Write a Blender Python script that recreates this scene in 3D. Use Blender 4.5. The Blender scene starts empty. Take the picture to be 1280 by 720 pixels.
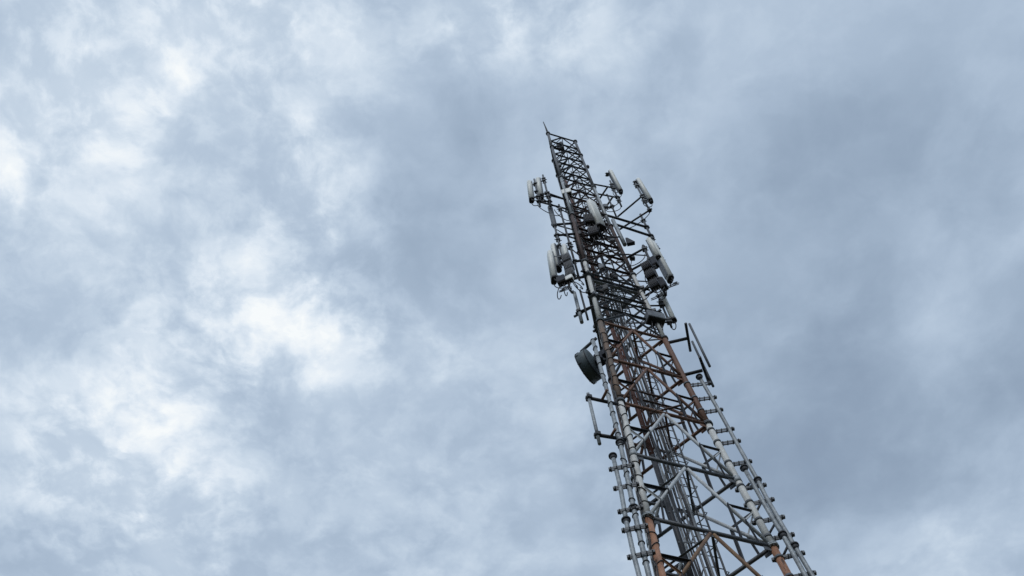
import bpy, math, random
from mathutils import Vector, Matrix
random.seed(7)
scene = bpy.context.scene
COL = scene.collection

# ------------------------------------------------------------------ survey of the place
# The camera stands at the origin, 1.6 m above the ground. The tower's plan, its taper and the
# heights of its nodes were solved from the photograph; ray()/PH() give survey points in metres.
S = 12.0; CZ = 1.6; F = 1200.0
PIT = math.radians(65.2022); ROL = math.radians(-6.6353)
TX = .22608*S; TY = S; PHI = math.radians(23.7666)
_c, _s = math.cos(ROL), math.sin(ROL)
_u = Vector((0, -math.sin(PIT), math.cos(PIT)))
FW = Vector((0, math.cos(PIT), math.sin(PIT)))
RI = Vector((1, 0, 0))*_c + _u*_s
UP = Vector((-1, 0, 0))*_s + _u*_c
EYE = Vector((0, 0, CZ))
TAB = [(-.14, .318), (0, .3057), (1.118, .2006), (1.2792, .1855), (1.4579, .1702), (1.6302, .157),
       (2.1, .128), (2.6, .110), (3.3013, .1032), (4, .1032)]
def width(z):
    h = (z-CZ)/S
    for (a, wa), (b, wb) in zip(TAB, TAB[1:]):
        if h <= b: return S*(wa+(wb-wa)*(h-a)/(b-a))
    return S*TAB[-1][1]
def leg(j, z):
    R = width(z)/math.sqrt(3); a = PHI+math.radians((210, 330, 90)[j])
    return Vector((TX+R*math.cos(a), TY+R*math.sin(a), z))
def out(j):
    a = PHI+math.radians((210, 330, 90)[j]); return Vector((math.cos(a), math.sin(a), 0))
def proj(P):
    q = Vector(P)-EYE; z = q.dot(FW); return (640+F*q.dot(RI)/z, 360-F*q.dot(UP)/z)
def ray(x, y): return FW + RI*((x-640)/F) - UP*((y-360)/F)
def PH(x, y, z):
    d = ray(x, y); return EYE + d*((z-CZ)/d.z)
def zleg(j, py):
    a, b = 3.0, 60.0
    for _ in range(50):
        m = (a+b)/2
        if proj(leg(j, m))[1] > py: a = m
        else: b = m
    return a
def zat(p, py):
    a, b = 3.0, 60.0
    for _ in range(50):
        m = (a+b)/2
        if proj((p[0], p[1], m))[1] > py: a = m
        else: b = m
    return a
FN = Vector((math.sin(PHI), -math.cos(PHI), 0))      # outward normal of the face towards the camera
FD = Vector((math.cos(PHI), math.sin(PHI), 0))       # along that face, left leg to right leg

# ------------------------------------------------------------------ materials
def nodes_of(name):
    m = bpy.data.materials.new(name); m.use_nodes = True
    return m, m.node_tree.nodes, m.node_tree.links, m.node_tree.nodes['Principled BSDF']
def surf(name, base, worn, rough=.5, metal=0., scale=6., wear=.45, fine=40., stretch=(1, 1, 1), bump=.15, chip=None, chipat=.6, chipscale=7.):
    m, N, L, B = nodes_of(name)
    tc = N.new('ShaderNodeTexCoord'); mp = N.new('ShaderNodeMapping'); mp.inputs['Scale'].default_value = stretch
    L.new(tc.outputs['Object'], mp.inputs['Vector'])
    n1 = N.new('ShaderNodeTexNoise'); n1.inputs['Scale'].default_value = scale; n1.inputs['Detail'].default_value = 7; n1.inputs['Roughness'].default_value = .65
    n2 = N.new('ShaderNodeTexNoise'); n2.inputs['Scale'].default_value = fine; n2.inputs['Detail'].default_value = 4
    L.new(mp.outputs['Vector'], n1.inputs['Vector']); L.new(mp.outputs['Vector'], n2.inputs['Vector'])
    mr = N.new('ShaderNodeMapRange'); mr.inputs['From Min'].default_value = wear-.12; mr.inputs['From Max'].default_value = wear+.2
    L.new(n1.outputs['Fac'], mr.inputs['Value'])
    mx = N.new('ShaderNodeMix'); mx.data_type = 'RGBA'
    mx.inputs['A'].default_value = (*worn, 1); mx.inputs['B'].default_value = (*base, 1)
    L.new(mr.outputs['Result'], mx.inputs['Factor'])
    mu = N.new('ShaderNodeMapRange'); mu.inputs['From Min'].default_value = .3; mu.inputs['From Max'].default_value = .7
    mu.inputs['To Min'].default_value = .75; mu.inputs['To Max'].default_value = 1.15
    L.new(n2.outputs['Fac'], mu.inputs['Value'])
    colr = mx.outputs['Result']
    if chip:                                                    # flaked paint and rust runs, drawn out along the height
        mp2 = N.new('ShaderNodeMapping'); mp2.inputs['Scale'].default_value = (1, 1, .28); L.new(tc.outputs['Object'], mp2.inputs['Vector'])
        n3 = N.new('ShaderNodeTexNoise'); n3.inputs['Scale'].default_value = chipscale; n3.inputs['Detail'].default_value = 8; n3.inputs['Roughness'].default_value = .7
        L.new(mp2.outputs['Vector'], n3.inputs['Vector'])
        r3 = N.new('ShaderNodeMapRange'); r3.inputs['From Min'].default_value = chipat; r3.inputs['From Max'].default_value = chipat+.045
        L.new(n3.outputs['Fac'], r3.inputs['Value'])
        m3 = N.new('ShaderNodeMix'); m3.data_type = 'RGBA'; L.new(r3.outputs['Result'], m3.inputs['Factor']); L.new(colr, m3.inputs['A']); m3.inputs['B'].default_value = (*chip, 1)
        colr = m3.outputs['Result']
    vm = N.new('ShaderNodeVectorMath'); vm.operation = 'SCALE'
    L.new(colr, vm.inputs[0]); L.new(mu.outputs['Result'], vm.inputs['Scale'])
    L.new(vm.outputs['Vector'], B.inputs['Base Color'])
    B.inputs['Metallic'].default_value = metal; B.inputs['Specular IOR Level'].default_value = .3
    ro = N.new('ShaderNodeMapRange'); ro.inputs['To Min'].default_value = rough-.1; ro.inputs['To Max'].default_value = rough+.15
    L.new(n1.outputs['Fac'], ro.inputs['Value']); L.new(ro.outputs['Result'], B.inputs['Roughness'])
    if bump:
        bp = N.new('ShaderNodeBump'); bp.inputs['Strength'].default_value = bump; bp.inputs['Distance'].default_value = .004
        L.new(n2.outputs['Fac'], bp.inputs['Height']); L.new(bp.outputs['Normal'], B.inputs['Normal'])
    return m
M = dict(
    orange=surf('faded_orange_paint', (.35, .18, .11), (.2, .105, .07), .55, 0, 2.2, .42, chip=(.075, .045, .035), chipat=.585),
    ochre=surf('faded_ochre_paint', (.23, .145, .082), (.12, .065, .042), .55, 0, 2.5, .45, chip=(.08, .055, .045), chipat=.57),
    brown=surf('weathered_red_brown_paint', (.175, .102, .072), (.125, .062, .045), .6, 0, 2.2, .42, chip=(.30, .24, .2), chipat=.6),
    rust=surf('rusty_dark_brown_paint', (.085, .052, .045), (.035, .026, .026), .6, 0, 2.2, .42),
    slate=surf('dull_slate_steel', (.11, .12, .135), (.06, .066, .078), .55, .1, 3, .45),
    maroon=surf('dark_maroon_paint', (.13, .058, .046), (.07, .036, .032), .6, 0, 2.2, .42),
    tan=surf('sun_bleached_brown_paint', (.2, .125, .082), (.13, .108, .092), .6, 0, 1.6, .5, chip=(.07, .045, .036), chipat=.6),
    white=surf('chalky_white_paint', (.62, .63, .62), (.4, .4, .385), .5, 0, 2.0, .36, chip=(.2, .15, .12), chipat=.63),
    lgalv=surf('bright_galvanised_steel', (.52, .55, .57), (.36, .38, .4), .5, .1, 4, .42, chip=(.2, .15, .12), chipat=.64),
    galv=surf('galvanised_steel', (.36, .395, .42), (.17, .19, .21), .5, .2, 5, .45, chip=(.15, .11, .09), chipat=.64),
    dgalv=surf('dull_galvanised_steel', (.125, .138, .155), (.065, .072, .084), .52, .15, 5, .45),
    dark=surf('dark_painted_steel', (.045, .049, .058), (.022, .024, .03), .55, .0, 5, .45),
    radome=surf('antenna_radome_plastic', (.84, .86, .85), (.70, .72, .69), .42, 0, 5, .42, 60, (1, 1, .16), .03),
    cap=surf('black_plastic_and_cap_shade', (.03, .03, .033), (.018, .018, .02), .5, 0, 8, .45),
    cable=surf('black_cable_sheath', (.028, .028, .032), (.016, .016, .019), .45, 0, 8, .45),
    gcable=surf('grey_cable_sheath', (.27, .29, .31), (.16, .17, .19), .5, 0, 8, .45),
    rru=surf('grey_aluminium_housing', (.17, .19, .215), (.09, .1, .12), .65, .05, 5, .4),
    drru=surf('dark_blue_grey_housing', (.03, .036, .05), (.018, .021, .03), .7, .0, 5, .4),
    dish=surf('slate_dish_coating', (.085, .112, .128), (.06, .08, .092), .5, .05, 4, .4),
    concrete=surf('weathered_concrete', (.33, .32, .30), (.2, .19, .18), .85, 0, 1.2, .45, 25),
    ground=surf('dry_grassy_soil', (.045, .062, .026), (.075, .062, .04), .9, 0, .25, .5, 9),
)

# ------------------------------------------------------------------ mesh builder
class MB:
    def __init__(self): self.v = []; self.f = []; self.m = []; self.sm = []
    def face(self, idx, mi=0, smooth=False): self.f.append(idx); self.m.append(mi); self.sm.append(smooth)
    def add(self, pts): i = len(self.v); self.v += [tuple(p) for p in pts]; return i
    def tube(self, pts, r, n=10, mi=0, caps=True, radii=None):
        pts = [Vector(p) for p in pts]; rings = []; x = None
        for k, p in enumerate(pts):
            t = (pts[min(k+1, len(pts)-1)]-pts[max(k-1, 0)]).normalized()
            if x is None: x = t.cross(Vector((.31, .22, .92)))
            x = (x-t*x.dot(t))
            if x.length < 1e-5: x = t.cross(Vector((1, .3, .1)))
            x.normalize(); y = t.cross(x); rr = radii[k] if radii else r
            rings.append(self.add([p+(x*math.cos(2*math.pi*q/n)+y*math.sin(2*math.pi*q/n))*rr for q in range(n)]))
        for a, b in zip(rings, rings[1:]):
            for q in range(n): self.face([a+q, a+(q+1) % n, b+(q+1) % n, b+q], mi, True)
        if caps:
            self.face([rings[0]+q for q in reversed(range(n))], mi); self.face([rings[-1]+q for q in range(n)], mi)
        return self
    def box(self, c, ax, ay, az, mi=0, bev=0.):
        c, ax, ay, az = map(Vector, (c, ax, ay, az))          # half-axes
        if bev:
            lx, ly, lz = ax.length, ay.length, az.length
            b = min(bev, lx*.45, ly*.45, lz*.45)
            def ring(fx, fy, z):
                o = []
                for sx, sy, first in ((1, 1, 0), (-1, 1, 1), (-1, -1, 0), (1, -1, 1)):
                    p1 = (sx*(fx), sy*(fy-b)); p2 = (sx*(fx-b), sy*fy)
                    o += [p1, p2] if not first else [p2, p1]
                return [c+ax/lx*p[0]+ay/ly*p[1]+az/lz*z for p in o]
            rs = [self.add(ring(lx-b, ly-b, -lz)) if 0 else self.add(ring(lx-b*.6, ly-b*.6, -lz)), self.add(ring(lx, ly, -lz+b)),
                  self.add(ring(lx, ly, lz-b)), self.add(ring(lx-b*.6, ly-b*.6, lz))]
            for a, d in zip(rs, rs[1:]):
                for q in range(8): self.face([a+q, a+(q+1) % 8, d+(q+1) % 8, d+q], mi)
            self.face([rs[0]+q for q in reversed(range(8))], mi); self.face([rs[-1]+q for q in range(8)], mi)
            return self
        i = self.add([c+ax*a+ay*b+az*d for d in (-1, 1) for b in (-1, 1) for a in (-1, 1)])
        for q in ((0, 2, 3, 1), (4, 5, 7, 6), (0, 1, 5, 4), (2, 6, 7, 3), (0, 4, 6, 2), (1, 3, 7, 5)):
            self.face([i+k for k in q], mi)
        return self
    def bar(self, p, q, w, t, side, mi=0):                      # flat bar from p to q, w wide along side
        p, q = Vector(p), Vector(q); d = (q-p); n = d.normalized(); s = Vector(side); s = (s-n*s.dot(n)).normalized(); u = n.cross(s)
        return self.box((p+q)/2, d/2, s*w/2, u*t/2, mi)
    def angle(self, p, q, w, t, side, mi=0):                    # rolled angle (L) section
        p, q = Vector(p), Vector(q); n = (q-p).normalized(); s = Vector(side); s = (s-n*s.dot(n)).normalized(); u = n.cross(s)
        prof = [(0, 0), (w, 0), (w, t), (t, t), (t, w), (0, w)]
        a = self.add([p+s*(x-w/3)+u*(y-w/3) for x, y in prof]); b = self.add([q+s*(x-w/3)+u*(y-w/3) for x, y in prof])
        for k in range(6): self.face([a+k, a+(k+1) % 6, b+(k+1) % 6, b+k], mi)
        for o, rv in ((a, True), (b, False)):
            for quad in ((0, 1, 2, 3), (0, 3, 4, 5)):
                self.face([o+k for k in (reversed(quad) if rv else quad)], mi)
        return self
    def disc(self, p, axis, r, h, n=16, mi=0):
        a = Vector(axis).normalized()*h/2; return self.tube([Vector(p)-a, Vector(p)+a], r, n, mi)
    def build(self, name, mats, parent=None, label=None, origin=None):
        me = bpy.data.meshes.new(name)
        o = Vector(origin) if origin is not None else Vector((0, 0, 0))
        me.from_pydata([tuple(Vector(v)-o) for v in self.v], [], self.f)
        for mt in (mats if isinstance(mats, (list, tuple)) else [mats]): me.materials.append(mt)
        me.polygons.foreach_set('material_index', self.m); me.polygons.foreach_set('use_smooth', self.sm); me.update()
        ob = bpy.data.objects.new(name, me); COL.objects.link(ob)
        if parent is not None:
            ob.parent = parent; w = Vector((0, 0, 0)); q = parent
            while q is not None: w += q.location; q = q.parent
            ob.location = o-w
        else: ob.location = o
        if label: ob['label'] = label
        return ob
def tag(o, label=None, cat=None, group=None, kind=None):
    for k, v in (('label', label), ('category', cat), ('group', group), ('kind', kind)):
        if v: o[k] = v
    return o
def thing(name, loc, label, cat, group=None):
    o = bpy.data.objects.new(name, None); o.empty_display_size = .2; COL.objects.link(o); o.location = loc
    return tag(o, label, cat, group)
def holder(name, loc, parent):
    o = bpy.data.objects.new(name, None); o.empty_display_size = .1; COL.objects.link(o); o.parent = parent
    w = Vector((0, 0, 0)); q = parent
    while q is not None: w += q.location; q = q.parent
    o.location = Vector(loc)-w
    return o
def bez(a, b, c, d, n=12):
    a, b, c, d = map(Vector, (a, b, c, d))
    return [a*(1-t)**3+b*3*t*(1-t)**2+c*3*t*t*(1-t)+d*t**3 for t in [k/n for k in range(n+1)]]

# ------------------------------------------------------------------ ground
g = MB(); R0 = 6000
ring0 = g.add([(0, 0, 0)]); prev = None
for rr in (30, 120, 600, R0):
    cur = g.add([(rr*math.cos(2*math.pi*k/48), rr*math.sin(2*math.pi*k/48), 0) for k in range(48)])
    for k in range(48):
        if prev is None: g.face([ring0, cur+k, cur+(k+1) % 48])
        else: g.face([prev+k, cur+k, cur+(k+1) % 48, prev+(k+1) % 48])
    prev = cur
tag(g.build('ground', M['ground']), kind='structure')

# ------------------------------------------------------------------ the lattice tower
ZN = [CZ+S*(1.118+.17*k) for k in range(14)]                   # section nodes, 2.04 m apart
LOW = [.35, 4.0, 7.4, 10.4, ZN[0]-2.04]
tower = thing('lattice_tower', (TX, TY, 0), 'tall three legged steel lattice telecom tower in faded orange, white and grey sections', 'lattice tower')
BOUND = [ZN[0], ZN[2], ZN[4], ZN[6], ZN[8], ZN[10], ZN[12]]
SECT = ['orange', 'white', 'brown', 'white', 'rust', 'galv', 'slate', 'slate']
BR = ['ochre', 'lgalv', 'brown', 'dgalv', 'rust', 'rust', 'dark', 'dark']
def sect(z):
    return sum(z >= b-.01 for b in BOUND)
def legr(z): return .071 if z < ZN[4] else (.062 if z < ZN[8] else .054)
LEGM = [M[k] for k in ('orange', 'white', 'brown', 'galv', 'rust', 'slate', 'tan')]
LIX = {'orange': 0, 'white': 1, 'brown': 2, 'galv': 3, 'rust': 4, 'slate': 5}
for j in range(3):
    mb = MB(); zs = [0.02]+BOUND+[ZN[13]]
    for a, b in zip(zs, zs[1:]):
        cuts = [a]+[z for z in (4, 7.4, 10.4, 12, 16, 17.06, 18, 20.2, 21.14, 22.3, 25.2, 26.8) if a+.1 < z < b-.1]+[b]
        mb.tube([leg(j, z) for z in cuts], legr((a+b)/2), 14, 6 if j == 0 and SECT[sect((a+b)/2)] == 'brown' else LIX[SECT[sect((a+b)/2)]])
    lo = mb.build('leg', LEGM, tower, origin=leg(j, 0))
    for z in BOUND+[ZN[1], ZN[13]]:
        f = MB(); ax = (leg(j, z+1)-leg(j, z-1)).normalized(); r = legr(z)+.04
        if z == ZN[1]:
            f.disc(leg(j, z-.03), ax, legr(z)+.012, .16, 14)
        else:
            f.disc(leg(j, z)-ax*.018, ax, r, .03); f.disc(leg(j, z)+ax*.018, ax, r, .03)
            x = ax.cross(Vector((1, 0, 0))).normalized(); y = ax.cross(x)
            for q in range(8):
                o = (x*math.cos(q*math.pi/4)+y*math.sin(q*math.pi/4))*(r-.018)
                f.tube([leg(j, z)+o-ax*.062, leg(j, z)+o+ax*.062], .009, 6)
        f.build('flange', M['dgalv'] if sect(z) != 1 else M['galv'], lo, origin=leg(j, z))
    if True:
        f = MB(); f.box(leg(j, .03)+Vector((0, 0, .02)), (.22, 0, 0), (0, .22, 0), (0, 0, .02)); f.build('base_plate', M['dgalv'], lo, origin=leg(j, .03))
        f = MB(); f.box((leg(j, 0).x, leg(j, 0).y, .008), (.45, 0, 0), (0, .45, 0), (0, 0, .02), 0, .015)
        tag(f.build('ground_pad', M['concrete'], None, origin=leg(j, 0)), kind='structure')

def member(mb, p, q, r, kind, side, mi=0):
    if kind == 'tube': mb.tube([p, q], r, 8, mi)
    else: mb.angle(p, q, r*2.0, r*.35, side, mi)

UPN = []
for a, b in zip(ZN[4:], ZN[5:]): UPN += [a, (a+b)/2+random.uniform(-.2, .2)]
nodes = LOW+ZN[:4]+UPN+[ZN[13]]
nodes = sorted(set(round(z, 4) for z in nodes))
gap = lambda j, z, to: (to-leg(j, z)).normalized()*legr(z)*.9
for bi, (za, zb) in enumerate(zip(nodes, nodes[1:])):
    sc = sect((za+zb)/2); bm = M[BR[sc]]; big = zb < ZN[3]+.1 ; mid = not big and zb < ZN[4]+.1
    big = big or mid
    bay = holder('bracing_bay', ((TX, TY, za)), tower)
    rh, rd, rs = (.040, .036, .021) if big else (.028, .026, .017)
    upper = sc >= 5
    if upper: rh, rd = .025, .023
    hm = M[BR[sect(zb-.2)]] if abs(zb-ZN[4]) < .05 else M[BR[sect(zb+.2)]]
    if zb < ZN[1]+.1: hm = M['dgalv'] if zb > ZN[0]-.1 else hm
    for fa in range(3):
        i, j = ((0, 1), (1, 2), (2, 0))[fa]
        A0, B0, A1, B1 = leg(i, za), leg(j, za), leg(i, zb), leg(j, zb)
        n = (B0-A0).cross(Vector((0, 0, 1))).normalized()
        mt, mbm = (A1+B1)/2, (A0+B0)/2
        # horizontal at the top of the bay, with end gussets
        h = MB(); d = (B1-A1).normalized()
        if big: h.tube([A1+d*.06, B1-d*.06], rh, 10)
        else: h.angle(A1+d*.04, B1-d*.04, rh*2.2, .008, n)
        gs = .16 if big else .07
        up = (A1-A0).normalized(); up2 = (B1-B0).normalized()
        h.box(A1+d*(.05+gs/2)-up*gs*.25, d*gs/2, up*gs*.6, n*.005)
        h.box(B1-d*(.05+gs/2)-up2*gs*.25, d*gs/2, up2*gs*.6, n*.005)
        h.box(mt-Vector((0, 0, gs*.35)), d*gs*.8, Vector((0, 0, gs*.45)), n*.005)
        h.build('horizontal_brace', hm, bay, origin=mt)
        # K diagonals rising from the leg nodes to the middle of the top horizontal
        for P, sgn in ((A0, 1), (B0, -1)):
            dg = MB(); e = (mt-P).normalized()
            member(dg, P+e*.1, mt-e*.06, rd, 'tube' if big else 'L', n)
            dg.build('diagonal_brace', bm, bay, origin=(P+mt)/2)
        if big and zb > 10:
            zm = (za+zb)/2
            for P0, P1, lj in ((A0, A1, i), (B0, B1, j)):
                Lm = leg(lj, zm); Dm = (P0+mt)/2; off = n*.03
                q1 = P0.lerp(mt, .30); base = P0.lerp(mbm, .52); base2 = P0.lerp(mbm, .24)
                # stub from the leg to the diagonal, knee to the diagonal's foot, posts from the horizontal below
                s = MB(); member(s, Lm+gap(lj, zm, Dm), Dm+off*.3, .029, 'L', n); s.build('stub_brace', M['dark'], bay, origin=Lm)  # stub in dark steel: shade of its underside put into the colour
                s = MB(); member(s, Lm+gap(lj, zm, q1)*1.2, q1+off, .019, 'L', n); s.build('knee_brace', bm, bay, origin=q1)
                if zb > ZN[0]-.1 and za > 12:
                    for pa, pb, pr in ((base, Dm, .029), (base2, q1, .022)):
                        s = MB(); member(s, pa+off, pb+off, pr, 'L', n); s.build('post_brace', M['dark'], bay, origin=pa)
        elif not upper and not big:
            zm = (za+zb)/2
            for pa, pb in ((leg(i, zm), (A0+mt)/2), (leg(j, zm), (B0+mt)/2)):
                s = MB(); member(s, pa, pb, .013, 'L', n); s.build('stub_brace', bm, bay, origin=pa)
    if (big and za > 12) or bi % 2 == 0:
        pts = [(leg(0, zb)+leg(1, zb))/2, (leg(1, zb)+leg(2, zb))/2, (leg(2, zb)+leg(0, zb))/2]
        for k in range(3):
            s = MB(); member(s, pts[k]-Vector((0, 0, .05)), pts[(k+1) % 3]-Vector((0, 0, .05)), .024 if big else .016, 'L', (0, 0, 1))
            s.build('plan_brace', hm, bay, origin=pts[k])

sb_ = holder('cable_support', (TX, TY, 20.2), tower)
for pa, pb, z in (((789, 487), (851, 503), 20.4), ((800, 499), (854, 512.5), 20.4), ((851, 502), (854, 513), 20.4), ((812, 517), (853, 506), 19.6), ((815, 537), (856, 527.5), 18.9)):
    m = MB().tube([PH(*pa, z), PH(*pb, z)], .026, 8); m.build('support_bar', M['rust'], sb_, origin=PH(*pa, z))
m = MB().tube([PH(852.5, 507, 20.4), PH(852.5, 507, 20.4)-Vector((0, 0, 1.5))], .028, 8); m.build('support_post', M['rust'], sb_, origin=PH(852.5, 507, 20.4))

# ------------------------------------------------------------------ lightning rod on the left leg
p = leg(0, ZN[13]); rod = thing('lightning_rod', p+Vector((0, 0, .03)), 'thin dark lightning rod on the very tip of the tower', 'lightning rod')
MB().tube([p+Vector((0, 0, .03)), p+Vector((-.02, 0, 1.0)), p+Vector((-.05, .0, 1.95))], .02, 8, radii=[.042, .032, .018]).build('spike', M['dark'], rod, origin=p)
MB().disc(p+Vector((0, 0, .075)), (0, 0, 1), .06, .07).build('socket', M['dgalv'], rod, origin=p)

# ------------------------------------------------------------------ antennas
def rrect(w, d, r, n=4):
    pts = []
    for cx, cy, a0 in ((w/2-r, d/2-r, 0), (-w/2+r, d/2-r, 90), (-w/2+r, -d/2+r, 180), (w/2-r, -d/2+r, 270)):
        for k in range(n+1):
            a = math.radians(a0+90*k/n); pts.append((cx+r*math.cos(a), cy+r*math.sin(a)))
    return pts
def panel(pole, zb, zt, offd, offl, az, w, d, label, group='panel antennas on the tower', tilt=.02, jump=True):
    """Panel antenna carried on the pole (x, y): radome, end cap with connectors, black to paint in its underside shade, two brackets, jumper cables."""
    a = math.radians(az); fwd = Vector((math.cos(a), math.sin(a), 0)); lat = Vector((-fwd.y, fwd.x, 0))
    P = Vector((pole[0], pole[1], 0)); C = P+fwd*offd+lat*offl; L = zt-zb
    root = thing('panel_antenna', (C.x, C.y, zb), label, 'panel antenna', group)
    axis = (Vector((0, 0, 1))-fwd*tilt).normalized()
    base = Vector((C.x, C.y, zb))
    mb = MB(); prof = rrect(w, d, min(w, d)*.42)
    rings = []
    for t, s in ((0, 1), (.9, 1), (.955, .95), (.985, .8), (1, .52)):
        rings.append(mb.add([base+axis*(L*t)+lat*(x*s)+fwd*(y*s) for x, y in prof]))
    n = len(prof)
    for r0, r1 in zip(rings, rings[1:]):
        for q in range(n): mb.face([r0+q, r0+(q+1) % n, r1+(q+1) % n, r1+q], 0, True)
    mb.face([rings[0]+q for q in reversed(range(n))]); mb.face([rings[-1]+q for q in range(n)])
    mb.build('radome', M['radome'], root, origin=base)
    cp = MB(); rs = [cp.add([base-axis*z+lat*(x*s)+fwd*(y*s) for x, y in prof]) for z, s in ((-.05, 1.03), (.035, 1.03), (.05, .9))]
    for r0, r1 in zip(rs, rs[1:]):
        for q in range(n): cp.face([r1+q, r1+(q+1) % n, r0+(q+1) % n, r0+q], 0, True)
    cp.face([rs[0]+q for q in range(n)]); cp.face([rs[-1]+q for q in reversed(range(n))])
    for q in (-.28, .28):
        cp.tube([base+lat*(q*w)-axis*.05, base+lat*(q*w)-axis*.12], .018, 8)
    cp.build('end_cap', M['cap'], root, origin=base)  # the black also paints in the shade on the antenna's bottom face
    bp = MB(); bp.box(base+axis*L*.5-fwd*(d/2+.008), lat*w*.36, fwd*.012, axis*L*.45); bp.build('back_plate', M['rru'], root, origin=base+axis*L*.5)
    for t in (.14, .86):
        b = MB(); zz = zb+L*t; c0 = Vector((P.x, P.y, zz)); c1 = base+axis*(L*t)-fwd*(d/2)
        b.bar(c0, c1, .07, .03, (0, 0, 1)); b.box(c0, fwd*.055, lat*.075, Vector((0, 0, .035)))
        b.tube([c0-fwd*.09+lat*.05, c0+fwd*.08+lat*.05], .012, 6); b.tube([c0-fwd*.09-lat*.05, c0+fwd*.08-lat*.05], .012, 6)
        b.build('bracket', M['dgalv'], root, origin=c0)
    if jump:
        for q in (-.28, .28):
            s = base+lat*(q*w)-axis*.11; e = Vector((P.x, P.y, zb+.15))-fwd*.05+lat*q*.15
            MB().tube(bez(s, s-Vector((0, 0, .35))+lat*q*.3, e-Vector((0, 0, .5))-fwd*.12, e), .014, 7).build('jumper_cable', M['cable'], root, origin=s)
    return root
def pole(p, z0, z1, r, label, group='antenna mounting poles', mat='dgalv', arms=(), cat='mounting pole', armr=.032, clampz=()):
    """Vertical pole with its stand-off arms: arms are (z, target point) pairs, each its own part."""
    root = thing('mounting_pole', (p[0], p[1], z0), label, cat, group)
    m = MB().tube([(p[0], p[1], z0), (p[0], p[1], z1)], r, 12); m.build('pole', M[mat], root, origin=(p[0], p[1], z0))
    for z, t in arms:
        a = Vector((p[0], p[1], z)); t = Vector(t); d = (t-a).normalized()
        m = MB().tube([a-d*.1, t], armr, 10); m.box(a, d*.06, d.cross(Vector((0, 0, 1)))*(r+.03), Vector((0, 0, .05)))
        m.build('arm', M['dark'], root, origin=a)
    for z in clampz:
        m = MB(); m.box((p[0], p[1], z), (r+.03, 0, 0), (0, r+.03, 0), (0, 0, .03)); m.tube([(p[0]-.11, p[1]-.03, z), (p[0]+.11, p[1]+.03, z)], .014, 6)
        m.build('clamp', M['dgalv'], root, origin=(p[0], p[1], z))
    return root
def box_unit(name, c, az, w, d, h, label, cat, group, mat='rru', fins=True, tails=2, handle=True, finside=1):
    a = math.radians(az); fwd = Vector((math.cos(a), math.sin(a), 0)); lat = Vector((-fwd.y, fwd.x, 0)); c = Vector(c); Z = Vector((0, 0, 1))
    root = thing(name, c-Z*h/2, label, cat, group)
    MB().box(c, lat*w/2, fwd*d/2, Z*h/2, 0, .02).build('housing', M[mat], root, origin=c)
    if fins:
        fwd0 = fwd; fwd = fwd*finside
        m = MB(); k = 6
        for q in range(k): m.box(c+fwd*(d/2+.022)+lat*(w*.84*(q/(k-1)-.5)), lat*.006, fwd*.02, Z*h*(.42-.06*(q % 2)))
        m.build('cooling_fins', M['dark' if mat == 'rru' else 'cap'], root, origin=c); fwd = fwd0
    m = MB(); m.box(c-Z*(h/2+.012), lat*w*.42, fwd*d*.38, Z*.01)
    for q in range(3): m.tube([c-Z*(h/2+.02)+lat*(w*.5*(q/2-.5)), c-Z*(h/2+.09)+lat*(w*.5*(q/2-.5))], .018, 8)
    m.build('connector_plate', M['cap'], root, origin=c-Z*h/2)
    if handle: MB().tube([c+Z*h/2+lat*w*.25, c+Z*(h/2+.06)+lat*w*.25, c+Z*(h/2+.06)-lat*w*.25, c+Z*h/2-lat*w*.25], .01, 6).build('handle', M['dgalv'], root, origin=c+Z*h/2)
    for q in range(tails):
        s = c-Z*(h/2+.08)+lat*(w*.5*(q/2-.5)); sw = random.uniform(-.25, .25)
        MB().tube(bez(s, s-Z*.35+lat*sw, s-Z*.45-fwd*.3+lat*sw, s-fwd*.32+lat*sw*.5+Z*.1), .013, 7).build('jumper_cable', M['cable'], root, origin=s)
    return root

# --- upper left sector
PL = (1.235, 10.965)
zA1, zA2 = 32.92, 31.92
Lq = lambda z: leg(0, z)
pole(PL, zat(PL, 258), zat(PL, 224), .032, 'thin grey pole on crossed arms, behind the outermost antenna high on the left', clampz=(zat(PL, 246),),
     arms=((zA1, leg(0, zA1)), (zA2, leg(0, zA2).lerp(leg(1, zA2), .35))))
PL2 = tuple(PH(684, 241, 32.92))[:2]
pole(PL2, zat(PL2, 258), zat(PL2, 219), .035, 'short grey pole right of the two small antennas high on the left', clampz=(zat(PL2, 224), zat(PL2, 246)),
     arms=((zA1-.02, leg(0, zA1-.02)-FD*.02), (zA1-.9, Vector((*PL, zA1-.9)))))
panel(PL, zat((1.0, 10.97), 251), zat((1.0, 10.97), 228.5), .24, .0, 185, .22, .17, 'pale panel antenna furthest to the left, upper of the two antenna levels')
q = PH(676, 232, 33.4); 
panel(PL2, zat((q.x, q.y), 242), zat((q.x, q.y), 220.5), .24, .05, 170, .24, .17, 'pale panel antenna right beside the leftmost one, partly in front of its pole')
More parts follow.
